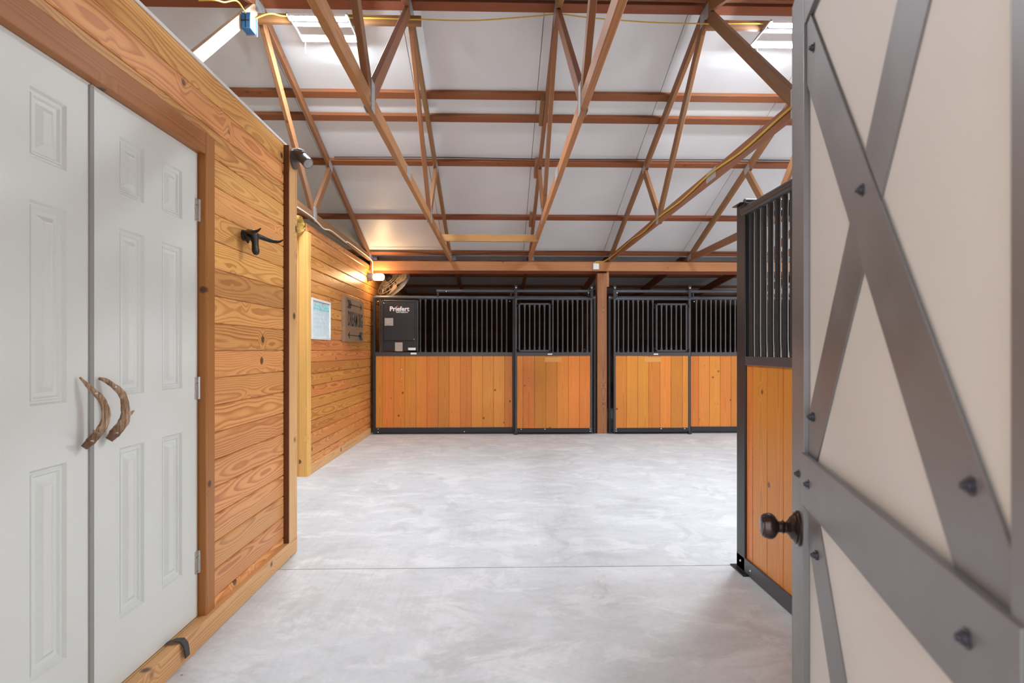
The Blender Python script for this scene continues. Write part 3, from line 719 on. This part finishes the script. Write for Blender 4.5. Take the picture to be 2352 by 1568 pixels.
    tube('latch_ring', [(mx(1.33) + .014 * math.cos(a), 8.632, 1.29 + .028 * math.sin(a)) for a in [k * math.pi / 8 for k in range(17)]], .004, METAL, dr, 6)
    box('tag', mx(.80 if side == 0 else .80) - .035, mx(.80) + .035, 8.637, 8.6405, 1.230, 1.248, STICK, dr)
    board('faded_patch', (mx(.72), 8.6465, 1.155), (mx(.98), 8.6465, 1.155), .072, .0012, (0, -1, 0), plain('faded_varnish', (.66, .32, .09), .35) if 'faded_varnish' not in MATS else MATS['faded_varnish'], dr, .0002)
    return st
s1 = stall(0); s2 = stall(1)
box('stall_tag', -1.35, -1.26, 8.711, 8.7155, 1.235, 1.262, STICK, s1)
for zz in (1.0, .865): bolt(s1, -1.50, 8.73, zz, r=.012)

# feeder cabinet
fd = thing('corner_feeder', 'black steel feeder cabinet with silver latches in the left back stall front', 'feeder', (-1.515, 8.70, 1.29))
box('cabinet', -1.778, -1.252, 8.69, 8.95, 1.292, 2.075, METAL, fd, .008)
boxes('side_flange', [(-1.250, -1.232, 8.70, 8.73, 1.272, 2.07), (-1.796, -1.780, 8.70, 8.73, 1.272, 2.07)], METAL2, fd, .003)
fdoor = box('feeder_door', -1.762, -1.284, 8.668, 8.692, 1.448, 2.033, METAL, fd, .008)
tube('hinge_bar', [(-1.755, 8.684, 2.058), (-1.29, 8.684, 2.058)], .008, METAL2, fd, 8)
def latch(cx, cz, w, h, par, vert, y):
    l = boxes('latch', [(cx - w / 2, cx + w / 2, y - .006, y, cz - h / 2, cz - h * .36), (cx - w / 2, cx + w / 2, y - .006, y, cz + h * .36, cz + h / 2), (cx - w / 2, cx - w * .36, y - .006, y, cz - h * .36, cz + h * .36), (cx + w * .36, cx + w / 2, y - .006, y, cz - h * .36, cz + h * .36),
        (cx - w * .36, cx + w * .36, y - .002, y, cz - h * .36, cz + h * .36)], LATCH, par, .0015)
    if vert: box('paddle', cx - w * .28, cx + w * .28, y - .008, y - .002, cz - h * .32, cz + h * .06, LATCH, l, .002)
    else: box('paddle', cx - w * .32, cx + w * .06, y - .008, y - .002, cz - h * .30, cz + h * .30, LATCH, l, .002)
latch(-1.675, 1.735, .13, .115, fd, False, 8.668); latch(-1.528, 1.352, .115, .135, fd, True, 8.69)
fm = Matrix(((1, 0, 0, 0), (0, 0, -1, 0), (0, 1, 0, 0), (0, 0, 0, 1)))
lt = text('lettering', 'Priefert', .098, STICK, fd, T(-1.515, 8.6670, 1.932) @ fm, 1.0, .0024, .001)
box('letter_dot', -1.557, -1.537, 8.664, 8.6665, 1.966, 1.984, REDP, fd)
text('lettering', 'Ranch Equipment', .030, STICK, fd, T(-1.475, 8.6670, 1.885) @ fm, .85, .0006, .001)
box('sticker', -1.385, -1.270, 8.686, 8.690, 1.300, 1.338, STICK, fd)
for q in ((-1.29, 1.465), (-1.752, 2.02)): bolt(fd, q[0], 8.668, q[1], r=.007)

# dark stall interiors
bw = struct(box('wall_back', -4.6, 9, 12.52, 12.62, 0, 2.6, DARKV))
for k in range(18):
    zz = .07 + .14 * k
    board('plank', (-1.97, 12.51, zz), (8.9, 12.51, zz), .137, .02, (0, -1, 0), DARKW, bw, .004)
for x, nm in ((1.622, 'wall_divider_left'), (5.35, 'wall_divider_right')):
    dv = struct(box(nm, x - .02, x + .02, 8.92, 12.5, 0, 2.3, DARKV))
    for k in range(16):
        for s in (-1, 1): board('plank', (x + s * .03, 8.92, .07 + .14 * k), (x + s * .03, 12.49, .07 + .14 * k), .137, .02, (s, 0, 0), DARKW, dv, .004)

# ---------------------------------------------------------------- side stall on the right
ss = thing('side_stall_panel', 'tall stall side with thick black bars above orange boards, behind the knob door', 'stall', (1.47, 3.2, 0))
box('corner_post', 1.43, 1.535, 3.222, 3.336, 0, 2.158, METAL, ss, .006)
boxes('post_cap', [(1.412, 1.54, 3.24, 3.355, 2.158, 2.163)], METAL, ss)
box('foot_plate', 1.405, 1.56, 3.19, 3.37, 0, .008, METAL, ss, .002)
tube('top_rail', [(1.446, 3.262, 2.112), (1.446, .25, 2.112)], .029, METAL2, ss, 16)
box('mid_rail', 1.430, 1.485, .25, 3.222, 1.213, 1.264, METAL2, ss, .004)
box('bottom_rail', 1.430, 1.485, .25, 3.336, .012, .095, METAL2, ss, .004)
box('end_stile', 1.452, 1.475, 3.322, 3.336, .09, 1.22, METAL, ss)
y = 3.310; first = True
while y > .4:
    w = .163 if first else .171
    board('plank', (1.458, y - w / 2, .08), (1.458, y - w / 2, 1.22), w - .002, .032, (-1, 0, 0), STALLW, ss, .004)
    y -= w; first = False
rot90 = Matrix.Rotation(math.pi / 2, 4, 'Z')
y = 3.185
while y > .6:
    link('bar', bar_mesh(2.10 - 1.26, .0150, 14, 1.35), METAL, ss, T(1.455, y, 1.26) @ rot90); y -= .0748
bolt(ss, 1.43, 3.28, .06, r=.008)
for yy in (3.15,): bolt(ss, 1.43, yy, .05, r=.008)
sh = thing('stall_header', 'black door track and header running right from the side stall corner post', 'stall', (3.2, 3.36, 0))
tube('track', [(1.50, 3.385, 2.195), (5.0, 3.385, 2.195)], .027, METAL2, sh, 14)
boxes('channel', [(1.548, 4.9, 3.30, 3.335, 2.168, 2.185), (1.548, 4.9, 3.30, 3.335, 2.10, 2.135)], METAL, sh, .003)
boxes('bracket', [(x, x + .03, 3.30, 3.40, 2.13, 2.17) for x in (1.6, 1.75, 1.9, 2.05, 2.4, 2.9, 3.4)], METAL, sh)
box('far_post', 4.9, 5.0, 3.25, 3.35, 0, 2.16, METAL, sh, .005)

# ---------------------------------------------------------------- foreground door with straps
d = Vector((.3008, .9537, 0)).normalized(); nrm = Vector((-d.y, d.x, 0)); P0 = Vector((.6615, 1.2, 0))
FR = Matrix((d, -nrm, Vector((0, 0, 1)))).transposed().to_4x4(); FR.translation = P0   # local: x along to free edge, y into door, z up
dd = struct(link('door_3', None, None, None, T(P0.x, P0.y, 0)), 'cream swing door braced with dark grey steel straps, open in the foreground')
S0, S1 = -.90, .121
box('door_skin', S0, S1, .012, .05, .012, 2.115, CREAM, dd, .002, FR)
def strap(name, a, b, w, dep, clip=None):
    a3 = FR @ Vector((a[0], dep, a[1])); b3 = FR @ Vector((b[0], dep, b[1]))
    return board(name, a3, b3, w, .003, nrm, STEEL, dd, .0008)
box('stile', 0, S1, 0, .012, .012, 2.115, STEEL, dd, .0012, FR); box('stile', S0, -.777, 0, .012, .012, 2.115, STEEL, dd, .0012, FR)
box('edge_band', S1, S1 + .004, .0, .05, .012, 2.115, STEEL, dd, 0, FR)
box('rail', -.777, 0, .001, .012, 2.005, 2.115, STEEL, dd, .0012, FR); box('rail', -.777, 0, .001, .012, .012, .12, STEEL, dd, .0012, FR)
box('rail', -.800, .004, -.004, .006, .969, 1.078, STEEL, dd, .0012, FR)
strap('brace', (.022, 1.988), (-.822, .975), .110, .0075)
strap('brace', (.022, 1.046), (-.822, 2.050), .110, .0105)
strap('brace', (.022, 1.003), (-.822, .002), .110, .0105)
strap('brace', (-.822, 1.003), (.022, .002), .110, .0075)
def hexbolt(s, zz, dep=.006, r=.0062):
    pts = [FR @ Vector((s, dep - h, zz)) for h in (-.002, .0015, .0016, .006, .0063, .0095, .010)]
    mesh_at('bolt', tube_mb(pts, [r * 1.6, r * 1.6, r * 1.05, r * 1.05, r * .62, r * .6, r * .4], 12), BOLTD, dd, False)
for s, zz in ((-.374, 1.544), (-.064, 1.921), (-.048, 1.161), (-.70, 1.169), (-.08, .885), (-.70, 1.93), (-.374, .52)): hexbolt(s, zz)
hexbolt(.049, 1.022, 0); hexbolt(-.715, 1.028, -.004); hexbolt(-.064, 1.024, -.004)
kb = Vector((.048, 0, .90))
def K(h): return FR @ Vector((kb.x, -h, kb.z))
prof = [(0, .0385), (.004, .0385), (.007, .034), (.010, .0345), (.013, .028), (.018, .024), (.022, .0175), (.026, .0125), (.030, .0125), (.033, .016), (.036, .0125), (.042, .0125), (.046, .018), (.050, .0245), (.056, .0285), (.064, .0290), (.070, .0270), (.073, .0265), (.075, .024), (.078, .0235), (.080, .018), (.0805, .012), (.079, .006)]
kn = mesh_at('door_knob', tube_mb([K(h) for h, r in prof[8:]], [r for h, r in prof[8:]], 24), BRONZE, dd)
mesh_at('rosette', tube_mb([K(h) for h, r in prof[:10]], [r for h, r in prof[:10]], 24), BRONZE, kn)
for zz in (.25, 1.05, 1.9):
    mesh_at('hinge', tube_mb([FR @ Vector((S0 - .004, .004, zz - .05)), FR @ Vector((S0 - .004, .004, zz + .05))], .008, 8), STEEL, dd)
